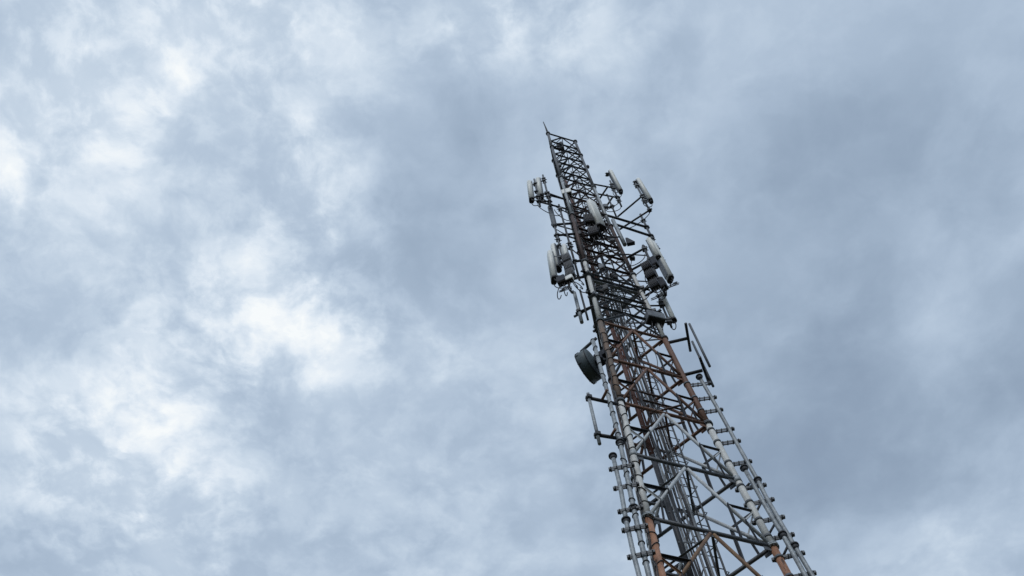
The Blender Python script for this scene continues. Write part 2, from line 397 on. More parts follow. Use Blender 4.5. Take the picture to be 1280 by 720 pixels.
# --- long left pole with cylinder, and the inner one hugging the leg
PM = (1.595, 11.315)
pole(PM, zat(PM, 356), zat(PM, 257), .034, 'long dark pole standing off the left leg above the stacked radio units', clampz=(zat(PM, 300),),
     arms=((30.57, leg(0, 30.57)), (29.62, leg(0, 29.62)), (27.4, leg(0, 27.4)), (26.2, leg(0, 26.2))), armr=.04)
om = thing('cylinder_unit', (*PM, zat(PM, 283)), 'fat grey cylinder sleeved over the long left pole under the small antennas', 'cylinder unit')
zc0, zc1 = zat(PM, 283), zat(PM, 258)
MB().tube([(*PM, zc0), (*PM, zc0+.1), (*PM, zc1-.1), (*PM, zc1)], .085, 14, radii=[.07, .085, .085, .06]).build('sleeve', M['rru'], om, origin=(*PM, zc0))
MB().disc((*PM, zc0-.03), (0, 0, 1), .06, .06).build('collar', M['dark'], om, origin=(*PM, zc0))
PI_ = (1.90, 11.25)
pole(PI_, zat(PI_, 350), zat(PI_, 256), .034, 'long dark pole running close along the left leg in the upper part', mat='dark', clampz=(zat(PI_, 262), zat(PI_, 305)))
# --- lower left sector: panels and three stacked radio units
pa = PH(688.5, 333, 27.5)
def panel_px(poleP, xb, yb, yt, zref, az, w, d, label, **kw):
    """place a panel whose foot is surveyed at (xb, yb) at height zref, on its pole"""
    q = PH(xb, yb, zref); a = math.radians(az); fwd = Vector((math.cos(a), math.sin(a), 0)); lat = Vector((-fwd.y, fwd.x, 0))
    v = Vector((q.x-poleP[0], q.y-poleP[1], 0)); top = zat((q.x, q.y), yt)
    return panel(poleP, zref, top, v.dot(fwd), v.dot(lat), az, w, d, label, **kw)
zr = zat((PM[0]-.24, PM[1]-.05), 350)
panel_px(PM, 692.5, 350, 316, zr, 190, .27, .16, 'long pale panel antenna at the left edge of the lower antenna level')
zr2 = zat((PM[0]-.1, PM[1]+.1), 336)
panel_px(PM, 697.5, 336, 308, zr2, 150, .26, .16, 'pale panel antenna half hidden behind the long leftmost one of the lower level', jump=False)
panel_px((PI_[0], PI_[1]), 709, 332, 308, zat((1.8, 11.28), 332), 200, .26, .14, 'grey panel antenna wedged between the long left pole and the stacked radio units', jump=False)
for k, (px, py, lab) in enumerate(((708.5, 324, 'top'), (711.5, 333.5, 'middle'), (713, 342.5, 'bottom'))):
    z = zat((1.86, 11.05), py)
    c = PH(px, py, z)
    box_unit('radio_unit', c, 250, .25, .2, .40, f'grey finned radio unit, {lab} one of the stack of three on the left', 'radio unit', 'radio units stacked on the left', tails=3)
z = zat((1.86, 11.0), 353)
box_unit('junction_box', PH(711, 349, z), 250, .26, .16, .22, 'small pale junction box below the three stacked radio units on the left', 'junction box', None, 'radome', False, 3, False)
box_unit('filter_unit', PH(702, 351, z), 250, .24, .2, .34, 'black filter unit between the long left antenna and the small pale box', 'filter unit', None, 'drru', False, 3, False)

# --- upper right sector
PR1 = (4.22, 12.165)
pole(PR1, zat(PR1, 258), zat(PR1, 226), .033, 'thin pole on two parallel arms, behind the upper right inner antenna', clampz=(zat(PR1, 231), zat(PR1, 251)),
     arms=((35.82, leg(1, 35.82)), (34.71, leg(1, 34.71))))
panel_px(PR1, 776, 239.5, 214, zat((PR1[0]+.2, PR1[1]), 239.5), 5, .22, .15, 'pale panel antenna at upper right, the inner one nearest the mast tip')
PR2 = (4.86, 11.59)
tgt1 = PH(772, 271, 33.0); tgt2 = PH(772, 288.5, 31.57)
pole(PR2, zat(PR2, 263), zat(PR2, 229), .034, 'thin pole on two long slanting arms, behind the outermost upper right antenna', clampz=(zat(PR2, 233), zat(PR2, 252)),
     arms=((33.0, tgt1), (31.57, tgt2)))
panel_px(PR2, 813.5, 251, 224, zat((PR2[0]+.2, PR2[1]), 251), 350, .22, .15, 'pale panel antenna at upper right, the outer one furthest from the mast')
# frame of beams carrying the right sector
PU = (4.86, 12.5)
zu1, zu2 = zat(PU, 284), zat(PU, 295)
pole(PU, zat(PU, 345), zat(PU, 268), .04, 'long grey pole on two parallel beams, carrying the overlapping antennas on the right', mat='dgalv', clampz=(zat(PU, 276), zat(PU, 299)),
     arms=((zu1, PH(748, 266, zu1)), (zu2, PH(768, 280, zu2))), armr=.045)
PV = tuple(PH(762, 251, 34.2))[:2]
pole(PV, zat(PV, 273), zat(PV, 243), .03, 'short dark pole hanging below the arms of the upper right inner antenna', mat='dark',
     arms=((33.6, PH(745, 263, 33.6)),))
sb = thing('sector_brace', PH(748, 250, 35.0), 'two dark slanting braces tying the upper right arms back to the mast', 'brace')
for a, b, z in (((760, 233), (747, 252), 35.6), ((766, 246), (752, 267), 34.4)):
    MB().tube([PH(*a, z), PH(*b, z)], .034, 8).build('brace', M['dark'], sb, origin=PH(*a, z))

# --- overlapping pair lower right + radio units
ztop = zat((PU[0]+.12, PU[1]-.1), 300)
panel_px(PU, 824, 323, 299, zat((PU[0]+.02, PU[1]-.15), 323), 330, .27, .17, 'pale panel antenna at right, shorter front one of the overlapping pair', jump=False)
panel_px(PU, 838, 349, 304, zat((PU[0]+.12, PU[1]-.05), 349), 20, .28, .17, 'long pale panel antenna at right, rear one of the overlapping pair')
zq = zleg(1, 338); pw = PH(812, 325, zq); PW = (pw.x, pw.y)
zq2 = zat(PW, 358)
pole(PW, zat(PW, 369), zat(PW, 307), .04, 'dark pole behind the three black radio units on the right', mat='dark',
     arms=((zq, leg(1, zq)), (zat(PW, 310.5), leg(1, zat(PW, 310.5))), (zq2, leg(1, zq2))), armr=.036, clampz=(zat(PW, 312), zat(PW, 349)))
wr = thing('tie_rods', leg(1, 29), 'thin dark tie rods running from the mast to the black radio units', 'tie rods')
for a, b, py in (((768, 317), (810, 319.5), 318), ((765, 350), (813, 352), 351)):
    z = zleg(1, py-3); MB().tube([PH(*a, z), PH(*b, z)], .02, 8).build('rod', M['dark'], wr, origin=PH(*a, z))
for px, py, lab in ((808.5, 333, 'top'), (813, 343.5, 'middle'), (818, 356, 'bottom')):
    z = zat((PW[0]-.05, PW[1]-.2), py)
    box_unit('radio_unit', PH(px, py, z), 245, .29, .18, .36, f'black finned radio unit, {lab} one of the row of three on the right', 'radio unit', 'black radio units on the right', 'drru', tails=3)
for px, py, lab in ((818, 328, 'upper'), (829, 355, 'lower')):
    z = zat((PW[0]+.1, PW[1]-.05), py)
    box_unit('filter_unit', PH(px, py, z), 330, .22, .16, .5, f'{lab} black filter unit between the pole and the overlapping right antennas', 'filter unit', None, 'drru', False, 2, False)
# --- short pale tube antenna and its pole under the right pair
zg = zleg(1, 392); pg = PH(835, 384, zg)
PG = tuple(PH(832, 392, zg))[:2]
pole(PG, zat(PG, 409), zat(PG, 374), .03, 'thin dark pole beside the pale tube antenna below the right pair', mat='dark',
     arms=((zat(PG, 403), leg(1, zat(PG, 403))), (zat(PG, 382), leg(1, zat(PG, 382)))), armr=.025, clampz=(zat(PG, 378), zat(PG, 400)))
q = PH(838.5, 392, zg); ta = thing('tube_antenna', (q.x, q.y, zat(q, 399)), 'pale round tube antenna with black foot below the overlapping right pair', 'tube antenna')
z0, z1 = zat(q, 399), zat(q, 366)
MB().tube([(q.x, q.y, z0), (q.x, q.y, z1-.06), (q.x, q.y, z1)], .07, 14, radii=[.07, .07, .045]).build('radome', M['radome'], ta, origin=(q.x, q.y, z0))
MB().tube([(q.x, q.y, z0), (q.x, q.y, z0-.1)], .085, 14).build('end_cap', M['cap'], ta, origin=(q.x, q.y, z0))
a = Vector((q.x, q.y, z0-.08)); MB().tube(bez(a, a+Vector((.06, .02, -.4)), a+Vector((-.15, .1, -.6)), Vector((PG[0], PG[1], z0-.3))), .014, 7).build('jumper_cable', M['cable'], ta, origin=a)
a = MB(); zb_ = zat(PG, 381); a.bar((PG[0], PG[1], zb_), (q.x, q.y, zb_), .05, .03, (0, 0, 1)); a.bar((PG[0], PG[1], z0+.1), (q.x, q.y, z0+.1), .05, .03, (0, 0, 1)); a.build('bracket', M['dgalv'], ta, origin=q)
# --- grey cabinet on the right leg
zb_ = zleg(1, 402)
c = PH(818.5, 398.5, zb_)
cb = box_unit('equipment_box', c, 292, .5, .3, .34, 'grey rectangular equipment box strapped in front of the right leg', 'equipment box', None, 'rru', False, 3, False)
MB().box(c+Vector((0, .12, .24)), (.06, 0, 0), (0, .04, 0), (0, 0, .1)).build('mounting_lug', M['dark'], cb, origin=c)

# --- front panel in the middle of the mast with its radio unit
mz = 31.0; mid = (leg(0, mz)+leg(1, mz))/2; PF = mid+FN*.16+FD*.06
zf0, zf1 = zat(mid+FN*.42, 284), zat(mid+FN*.42, 249)
pole((PF.x, PF.y), zf0-.2, zf1+.1, .035, 'dark pole on the front of the mast behind the broad central antenna', mat='dark',
     arms=((zf0+.4, (leg(0, zf0+.4)+leg(1, zf0+.4))/2), (zf1-.3, (leg(0, zf1-.3)+leg(1, zf1-.3))/2)))
panel_px((PF.x, PF.y), 751.5, 284, 250.5, zf0, math.degrees(math.atan2(FN.y, FN.x))+12, .33, .2, 'broad pale panel antenna on the front middle of the mast')
box_unit('radio_unit', PH(736, 275, zf0+.5), 270, .3, .22, .6, 'dark blue radio unit left of the broad central antenna', 'radio unit', None, 'drru', True, 3)
box_unit('radio_unit', PH(742, 291, zf0-.3), 260, .32, .24, .5, 'dark radio unit hanging just below the broad central antenna', 'radio unit', None, 'drru', True, 3)
# --- pale-faced box on the left leg and small dark panel inside the tip
z = zleg(0, 240)
box_unit('equipment_box', PH(708.5, 242, z), 262, .34, .26, .4, 'pale faced equipment box high on the left leg', 'equipment box', None, 'radome', False, 2, False)
z = 40.4; c = PH(700.3, 183, z)
box_unit('radio_unit', c, 250, .26, .14, .8, 'small dark upright radio unit inside the top bay of the mast', 'radio unit', None, 'drru', False, 1, False)
z = zleg(1, 208); box_unit('beacon_box', leg(1, z)+FD*.10+FN*.02, 300, .11, .11, .16, 'tiny dark beacon box clamped outside the right leg near the tip', 'beacon box', None, 'dark', False, 0, True)
# --- grey conduit tube on the right leg with a dark horn
rz0, rz1 = zleg(1, 312), zleg(1, 280)
ht = thing('horn_antenna', leg(1, rz0)+FN*.12, 'small dark horn antenna at the foot of a grey tube on the right leg', 'horn antenna')
a, b = PH(781, 306, rz0), PH(766, 275, rz1)
MB().tube([a, b], .065, 12).build('tube', M['galv'], ht, origin=a)
cpt = a+Vector((.12, -.02, .15)); h = MB()
i0 = h.add([cpt+Vector((-.03, -.03, .3)), cpt+Vector((.03, -.03, .3)), cpt+Vector((.03, .03, .3)), cpt+Vector((-.03, .03, .3)),
            cpt+Vector((-.05, -.06, -.22)), cpt+Vector((.2, -.06, -.16)), cpt+Vector((.2, .06, -.16)), cpt+Vector((-.05, .06, -.22))])
for qd in ((0, 1, 2, 3), (7, 6, 5, 4), (0, 4, 5, 1), (1, 5, 6, 2), (2, 6, 7, 3), (3, 7, 4, 0)): h.face([i0+k for k in qd])
h.build('horn', M['drru'], ht, origin=cpt)

# ------------------------------------------------------------------ galvanised collars and rest platform
def collar(z, ext, label):
    root = thing('collar_mount', (TX, TY, z), label, 'collar mount', 'galvanised collars round the mast')
    pts = [leg(j, z)+out(j)*.16 for j in range(3)]
    for k in range(3):
        a, b = pts[k], pts[(k+1) % 3]; d = (b-a).normalized()
        MB().angle(a-d*ext, b+d*ext, .06, .008, (0, 0, 1)).build('beam', M['dgalv'], root, origin=a)
        m = MB(); m.box(leg(k, z), out(k)*.13, out(k).cross(Vector((0, 0, 1)))*.11, Vector((0, 0, .06))); m.build('clamp', M['dgalv'], root, origin=leg(k, z))
collar(zleg(0, 345), .12, 'upper grey steel collar round the mast between the two sets of radio units')
collar(zleg(0, 372), .12, 'lower grey steel collar round the mast just under the radio units')
z = 26.0; pf = thing('rest_platform', (TX, TY, z), 'grey grated rest platform inside the mast between the radio units', 'platform')
P3 = [leg(j, z).lerp(Vector((TX, TY, z)), .12) for j in range(3)]
m = MB()
for k in range(3): m.angle(P3[k], P3[(k+1) % 3], .09, .01, (0, 0, 1))
m.build('frame', M['galv'], pf, origin=(TX, TY, z))
m = MB()
for k in range(1, 9):
    t = k/9*.62
    a, b = P3[0].lerp(P3[2], t), P3[1].lerp(P3[2], t); m.bar(a, b, .03, .012, (0, 0, 1))
m.bar(P3[0].lerp(P3[2], .31), (P3[0]+P3[1])/2, .05, .02, (0, 0, 1)); m.bar(P3[1].lerp(P3[2], .31), (P3[0]+P3[1])/2, .05, .02, (0, 0, 1))
m.build('grating', M['galv'], pf, origin=(TX, TY, z))

# ------------------------------------------------------------------ microwave dish
z = 21.28; dc = PH(731.5, 461, z); ax = Vector((-.87, .5, 0)).normalized(); tt = Vector((.5, .87, 0)).normalized(); Z = Vector((0, 0, 1))
ds = thing('microwave_dish', dc, 'round slate grey drum dish facing away on the left leg', 'microwave dish')
Rd = .405; n = 40; mb = MB()
prof = [(.02, .0, ), (.02, Rd*.98), (.0, Rd), (-.24, Rd*.99), (-.26, Rd*.96), (-.27, Rd*.62), (-.33, Rd*.3), (-.34, .0)]
rings = [mb.add([dc+ax*a+(tt*math.cos(2*math.pi*k/n)+Z*math.sin(2*math.pi*k/n))*max(r, .001) for k in range(n)]) for a, r in prof]
for r0, r1 in zip(rings, rings[1:]):
    for k in range(n): mb.face([r0+k, r0+(k+1) % n, r1+(k+1) % n, r1+k], 0, True)
mb.build('drum', M['dish'], ds, origin=dc)
m = MB()
for a in (.01, -.235): m.tube([dc+ax*a+(tt*math.cos(2*math.pi*k/n)+Z*math.sin(2*math.pi*k/n))*(Rd+.004) for k in range(n+1)], .012, 6)
m.build('rim', M['drru'], ds, origin=dc)
m = MB()
for k in range(10):
    t_ = 2*math.pi*k/10; e_ = tt*math.cos(t_)+Z*math.sin(t_); m.box(dc-ax*.02+e_*(Rd+.012), ax*.045, e_*.006, e_.cross(ax)*.01)
m.build('rim_clips', M['dgalv'], ds, origin=dc)
m = MB(); hub = dc-ax*.34; m.box(hub-ax*.08, ax*.1, tt*.12, Z*.16, 0, .02); m.box(hub-ax*.18+Z*.12, ax*.08, tt*.07, Z*.1)
m.tube([hub-ax*.1, leg(0, z-.25)+Vector((-.08, 0, 0))], .05, 10); m.tube([hub-ax*.1+Z*.15, leg(0, z+.15)], .04, 8); m.build('mount', M['drru'], ds, origin=hub)
zs = zleg(0, 422); MB().tube([PH(745.5, 422.5, zs), PH(726, 440, zs)], .04, 10).build('strut', M['dgalv'], ds, origin=PH(745.5, 422.5, zs))
s = hub-ax*.2-Z*.1
for k in range(2):
    e = leg(0, z-1.2)+Vector((-.12, -.05, 0)); MB().tube(bez(s, s-Z*.4+tt*(.1*k), e+Z*.5, e), .016, 7).build('feed_cable', M['cable'], ds, origin=s)

# ------------------------------------------------------------------ left stand-off pole frames
zu, zl = 18.98, 17.57
def standoff():
    a0, a1 = PH(736, 498, zu), PH(747, 543, zl); px = ((a0+a1)/2)
    P = (px.x, px.y); root = thing('standoff_pole', (P[0], P[1], zat(P, 554)), 'grey pole held off the left leg by two braced arms', 'mounting pole')
    MB().tube([(P[0], P[1], zat(P, 555)), (P[0], P[1], zat(P, 492))], .037, 12).build('pole', M['galv'], root, origin=(P[0], P[1], zl))
    for z, st in ((zu, ((751.5, 502), (759, 487))), (zl, ((763, 547), (769.5, 536)))):
        b = leg(0, z); a = Vector((P[0], P[1], z)); d = (b-a).normalized()
        m = MB().tube([a-d*.07, b], .04, 10); m.box(a, d*.05, d.cross(Vector((0, 0, 1)))*.07, Vector((0, 0, .05))); m.build('arm', M['dark'], root, origin=a)
        MB().tube([PH(*st[0], z), PH(*st[1], z)], .03, 8).build('strut', M['brown'], root, origin=a)
standoff()
zc = zleg(0, 381); pc = PH(724, 390, zc)
pole((pc.x, pc.y), zat(pc, 403), zat(pc, 366), .05, 'short pale pipe on a slanting arm left of the mast, above the dish', mat='galv',
     arms=((zc, leg(0, zc)),))
a = PH(717.5, 396, zc)
pc2 = PH(729, 386, zc)
pole((pc2.x+.05, pc2.y+.02), zat(pc2, 399), zat(pc2, 362), .03, 'thin dark pipe between the short pale pipe and the left leg', mat='dark')
MB_ = MB().tube([leg(0, zc), a], .035, 10)
ab = MB_.build('cross_arm', M['dgalv'], None, origin=a); tag(ab, 'slanting grey cross arm sticking out left above the dish', 'cross arm')

# ------------------------------------------------------------------ right stand-off frame with two pipes
z1, z2 = 22.94, 21.28
fr = thing('pipe_outrigger', leg(1, z1), 'grey pipe rack on two short arms outside the right leg', 'pipe rack')
for z, e, c0, c1 in ((z1, (859, 423), (857, 404), (863, 439)), (z2, (878, 463), (874.5, 446), (887, 481))):
    E_ = PH(*e, z); MB().tube([leg(1, z), E_], .043, 10).build('arm', M['dark'], fr, origin=E_)
    A_, B_ = PH(*c0, z), PH(*c1, z); MB().tube([A_, B_], .036, 10).build('crossbar', M['dark'], fr, origin=E_)
for x, y, zz, yt, yb in ((861, 411, z1, 405, 458), (864.5, 433, z1, 427, 483)):
    q = PH(x, y, zz); q = Vector((q.x+.07, q.y, 0))
    MB().tube([(q.x, q.y, zat(q, yb)), (q.x, q.y, zat(q, yt))], .031, 12).build('pipe', M['dgalv'], fr, origin=(q.x, q.y, zat(q, yb)))

# ------------------------------------------------------------------ conduit pipes along the legs
def conduit(pts, r, label, joints=(), clamps=(), cat='conduit pipe', group='grey conduit pipes along the legs', top=True, mat='galv', ring=None):
    root = thing('conduit_pipe', pts[0], label, cat, group)
    MB().tube(pts, r, 12).build('pipe', M[mat], root, origin=pts[0])
    ax = (Vector(pts[-1])-Vector(pts[0])).normalized()
    for k, p in enumerate(joints):
        m = MB(); m.tube([p-ax*.016, p+ax*.016], r*1.95, 18); m.tube([p+ax*.016, p+ax*.1], .1, 14, radii=[r*1.6, r*1.08]); m.build('flange', M['dark'], root, origin=p)  # dark all round, painting in the shade of the downward face
    for a, b in clamps:
        a, b = Vector(a), Vector(b); d = (b-a).normalized(); s = d.cross(ax).normalized(); m = MB()
        for o in (-.028, .028): m.bar(a+s*o, b+s*o, .055, .01, ax)
        for t in (.06, .3, .5, .72, .94): 
            q = a.lerp(b, t); m.tube([q-s*.06, q+s*.06], .012, 6)
        m.box(a, d*.016, s*.034, ax*.024); m.box(b, d*.016, s*.034, ax*.024)
        if ring is not None:
            c = leg(ring, a.z); m.tube([c-ax*.028, c+ax*.028], legr(c.z)+.014, 16)
        m.build('clamp', M['dgalv'], root, origin=a)
    return root
def along(j, pts):
    """survey points (px, py, leg row) -> points level with the leg node row"""
    return [PH(x, y, zleg(j, ly)) for x, y, ly in pts]
def down(pts, n):                                            # carry a pipe on to the ground, parallel to the last stretch
    a, b = Vector(pts[-2]), Vector(pts[-1]); d = (b-a)/(a.z-b.z); return list(pts)+[b+d*(b.z-.3)]
# right pair
cr = [(857, 482.5, 888, 479), (866, 500.5, 895, 496.5), (874, 516.5, 903, 512), (887, 541, 917, 536), (894.5, 556, 925, 551), (908.5, 582, 939, 576.5)]
clB = []
for x0, y0, x1, y1 in cr:
    z = zleg(1, (y0+y1)/2); clB.append((PH(x0, y0, z), PH(x1, y1, z)))
for x0, y0, x1, y1, ly in ((920, 613, 957, 606, 609), (931, 632, 967, 624, 629), (941, 654, 980, 646, 651), (959, 675, 992, 668, 672), (966, 700, 1005, 691, 698), (979, 724, 1019, 716, 722)):
    z = zleg(1, ly); clB.append((PH(x0, y0, z), PH(x1, y1, z)))
ptsB = along(1, [(874, 471, 475), (880, 481, 482), (899, 514, 516), (921, 554, 556), (947, 600, 602), (959, 624, 629), (978, 657, 662), (993, 682, 690), (1012, 714, 722)])
conduit(down(ptsB, 1), .043, 'longer outer grey conduit pipe clamped outside the right leg', joints=[ptsB[0], ptsB[4], ptsB[7]], clamps=clB, ring=1)
ptsA = along(1, [(930, 585, 590), (941, 604, 607), (953, 626, 629), (969, 653, 657), (978, 668, 675), (1003, 713, 722)])
cA = conduit(down(ptsA, 1), .043, 'inner grey conduit pipe between the right leg and the outer conduit, starting lower', joints=[ptsA[0], ptsA[4]])
m = MB()
for (x0, y0, l0), (x1, y1, l1) in (((937, 604, 607), (928.5, 613, 607)), ((952, 627, 630), (945, 641, 640)), ((969, 654, 657), (961, 668, 668)), ((985, 682, 690), (978, 697, 697))):
    m.tube([PH(x0, y0, zleg(1, l0)), PH(x1, y1, zleg(1, l1))], .024, 8)
m.build('strut', M['dark'], cA, origin=ptsA[0])
# left outer pipe
clL = []
for x0, y0, x1, y1, ly in ((762, 587, 792, 581, 590), (767.5, 611, 798, 605, 612), (773, 640, 803, 634, 642), (778, 663.5, 809, 657, 668), (785, 697, 818, 690, 700)):
    z = zleg(0, ly); clL.append((PH(x0, y0, z), PH(x1, y1, z)))
ptsL = along(0, [(766, 570, 574), (770, 586, 589), (775.5, 609, 612), (782.5, 650, 652), (791.5, 691, 696), (800, 724, 726)])
conduit(down(ptsL, 0), .043, 'slim grey conduit pipe clamped furthest left outside the left leg', joints=[ptsL[0], ptsL[3]], clamps=clL)
ptsK = along(0, [(741, 425, 430), (756, 478, 482), (775, 553, 558), (792, 635, 640), (802, 680, 685), (811, 719, 722)])
K = conduit(down(ptsK, 0), .047, 'thick pale conduit pipe strapped tight to the left leg from the dish down', joints=[ptsK[2], ptsK[3]], mat='galv')
# black straps round leg and conduit
def strap(a, ra, ax, tilt, parent):
    x = ax.cross(Vector((.2, 1, .1))).normalized(); y = ax.cross(x); n = 18
    pts = [a+(x*math.cos(2*math.pi*k/n)+y*math.sin(2*math.pi*k/n))*ra+ax*(tilt*math.cos(2*math.pi*k/n)) for k in range(n+1)]
    MB().tube(pts, .009, 6, caps=False).build('strap', M['cable'], parent, origin=a)
zz = 13.2
while zz < 22.5:
    t = (zz-13.2)
    axl = (leg(0, zz+.5)-leg(0, zz-.5)).normalized()
    strap(leg(0, zz), legr(zz)+.01, axl, random.uniform(-.09, .09), K)
    # the conduit centre at this height
    for a, b in zip(ptsK, ptsK[1:]):
        if b.z <= zz <= a.z:
            q = a.lerp(b, (a.z-zz)/(a.z-b.z)); strap(q, .054, axl, random.uniform(-.06, .06), K)
    zz += random.uniform(.32, .52)
# black cable winding between the leg and the conduit
pts = []
for k in range(60):
    z = 22.3-k*.16; p = leg(0, z); side = Vector((-.085, -.03, 0)) if (k//3) % 2 else Vector((-.06, -.085, 0))
    pts.append(p+side+Vector((random.uniform(-.01, .01), 0, 0)))
tag(MB().tube(pts, .014, 7).build('power_cable', M['cable'], None, origin=pts[0]), 'thin black cable wandering between the left leg and the thick pale conduit', 'cable')

# ------------------------------------------------------------------ cable run and ladder inside the mast
def inner(xl, yl, xh, yh, Y0, Y1):
    """line inside the tower through two survey sight lines at plan depths Y0, Y1, carried on to the ground and upwards"""
    d0, d1 = ray(xl, yl), ray(xh, yh); a = EYE+d0*(Y0/d0.y); b = EYE+d1*(Y1/d1.y)
    return a, b
def ext(a, b, z): return a+(b-a)*((z-a.z)/(b.z-a.z))
a, b = inner(854, 690, 772, 432, 12.1, 12.1)
tr = thing('cable_tray', ext(a, b, .4), 'dark upright cable tray rising through the middle of the mast', 'cable tray')
m = MB()
for k, (z0, z1, mi) in enumerate(((.4, ZN[0]-1, 0), (ZN[0]-1, ZN[2]-.6, 1), (ZN[2]-.6, ZN[4]+1.2, 2), (ZN[4]+1.2, ZN[6], 0), (ZN[6], 37., 2))): m.tube([ext(a, b, z0), ext(a, b, z1)], .06, 12, mi)
m.build('riser_pipe', [M['rust'], M['dark'], M['maroon']], tr, origin=ext(a, b, .4))
o = Vector((.1, .05, 0)); m = MB()
for z0, z1, mi in ((.4, ZN[2]-.3, 0), (ZN[2]-.3, ZN[4]+1.0, 1), (ZN[4]+1.0, 36., 0)): m.tube([ext(a, b, z0)+o, ext(a, b, z1)+o], .024, 10, mi)
m.build('rail', [M['galv'], M['maroon']], tr, origin=ext(a, b, .4))
o2 = Vector((.42, .1, 0)); m = MB()
for z0, z1, mi in ((.4, ZN[2]-.3, 0), (ZN[2]-.3, ZN[4]+.4, 1), (ZN[4]+.4, 33., 0)): m.tube([ext(a, b, z0)+o2, ext(a, b, z1)+o2], .02, 10, mi)
m.build('rail', [M['galv'], M['maroon']], tr, origin=ext(a, b, .4))
z = 12.6
while z < 32:
    p = ext(a, b, z); MB().bar(p+Vector((-.05, -.06, 0)), p+o2+Vector((.05, -.06, 0)), .03, .01, (0, 0, 1)).build('rung', M['dgalv'], tr, origin=p); z += random.choice((.9, 1.0, 1.15))
fg = 'feeder cables climbing the middle of the mast'
where = ('closest to the dark riser pipe', 'second from the dark riser pipe', 'third from the dark riser pipe', 'fourth from the dark riser pipe', 'fifth from the dark riser pipe',
         'furthest right beside the climbing ladder')
zt = (33.2, 31.2, 29.2, 33.6, 27.6, 26.4)
ends = (Vector((PL[0], PL[1], 32.6)), Vector((PM[0], PM[1], 30.2)), Vector((PI_[0], PI_[1], 28.3)), Vector((PR1[0], PR1[1], 34.2)), Vector((PU[0], PU[1], 30.0)), Vector((PW[0], PW[1], 26.6)))
offs = (.165, .21, .29, .325, .385, .47)
for k in range(6):
    o3 = Vector((offs[k], -.03+random.uniform(-.04, .04), 0)); pts = []; z = .4; wob = random.uniform(.015, .03); ph = random.uniform(0, 6)
    while z < zt[k]-.8:
        pts.append(ext(a, b, z)+o3+Vector((wob*math.sin(z*.9+ph)+random.uniform(-.008, .008), wob*math.cos(z*.7+ph), 0))); z += .55
    q = pts[-1]; e_ = ends[k]
    pts += bez(q, q+Vector((0, 0, .7)), e_+(q-e_)*.35-Vector((0, 0, .25)), e_, 10)[1:]
    mt = M['cable'] if k not in (2, 4) else M['gcable']
    tag(MB().tube(pts, .015 if k % 2 else .02, 8).build('feeder_cable', mt, None, origin=pts[0]),
        ('grey' if k in (2, 4) else 'black')+' feeder cable up the mast, '+where[k], 'feeder cable', fg)
# ladder with safety hoops
c0, c1 = inner(888, 690, 796, 432, 12.25, 12.2)
ld = thing('climbing_ladder', ext(c0, c1, .3), 'grey climbing ladder with safety hoops inside the mast right of the feeder cables', 'ladder')
lx = Vector((.92, .38, 0))*.17; ln = Vector((.38, -.92, 0))
for s in (-1, 1): MB().tube([ext(c0, c1, .3)+lx*s, ext(c0, c1, 38)+lx*s], .021, 10).build('rail', M['dgalv'], ld, origin=ext(c0, c1, .3))
z = 12.4; k = 0
while z < 38 and k < 95:
    p = ext(c0, c1, z); MB().tube([p-lx, p+lx], .011, 6).build('rung', M['dgalv'], ld, origin=p); z += .3; k += 1
hoops = []
z = 12.5
while z < 27:
    p = ext(c0, c1, z); pts = []
    for q in range(13):
        t = math.pi*q/12; pts.append(p+lx*(math.cos(t)*1.45)*(1 if True else 0)+ln*(-.38*math.sin(t)))
    MB().tube([p+lx]+pts+[p-lx], .012, 6).build('safety_hoop', M['galv'], ld, origin=p); z += .85
for t in (40, 90, 140):
    r_ = math.radians(t); o = lx*math.cos(r_)*1.45+ln*(-.38*math.sin(r_))
    MB().tube([ext(c0, c1, 12)+o, ext(c0, c1, 27)+o], .012, 6).build('cage_strap', M['dgalv'], ld, origin=ext(c0, c1, 12)+o)
# feeders strapped up the two front legs
for j, k0, z0, z1, lab in ((0, 1, 22.0, 38.5, 'left'), (1, 1, 23.5, 36.5, 'right')):
    rt = thing('leg_feeder', leg(j, z0), 'black feeder cables strapped up the inside of the '+lab+' leg through the antenna levels', 'feeder cable')
    for q, o in enumerate(((.085, -.02), (.12, .02), (.10, .07))):
        pts = []; z = z0
        while z < z1-q*2.2: pts.append(leg(j, z)+FD*(o[0] if j == 0 else -o[0])-FN*o[1]+Vector((random.uniform(-.012, .012), random.uniform(-.012, .012), 0))); z += .5
        MB().tube(pts, .016, 7).build('cable', M['cable'], rt, origin=pts[0])
# dark bracing frame that steadies the antenna poles against the mast
fb = thing('pole_brace_frame', (TX, TY, 30.2), 'dark bracing bars laced between the long left pole, the mast and the broad central antenna', 'brace')
for (x0, y0, x1, y1, z) in ((696, 292, 748, 306, 30.0), (694, 281, 752, 297, 30.7), (712, 279, 759, 276, 31.2), (716, 302, 775, 296, 29.4), (708, 258, 752, 270, 32.4), (732, 321, 786, 318, 28.2)):
    MB().tube([PH(x0, y0, z), PH(x1, y1, z)], .024, 8).build('bar', M['dark'], fb, origin=PH(x0, y0, z))
# loose loops of thin wire on the right of the run
for k, (x, y, lab) in enumerate(((812, 452, 'by the dish'), (818, 492, 'above the white section'), (843, 549, 'in the white section'))):
    z = zleg(1, y+25); p0 = PH(x-6, y-20, z+.6); p1 = PH(x-4, y+22, z-.7); bow = Vector((.35, .05, 0))
    tag(MB().tube(bez(p0, p0+bow, p1+bow*1.1, p1, 14), .009, 6).build('loose_wire', M['cable'], None, origin=p0), 'thin loose wire bowing right of the feeder cables '+lab, 'wire', 'loose wires')
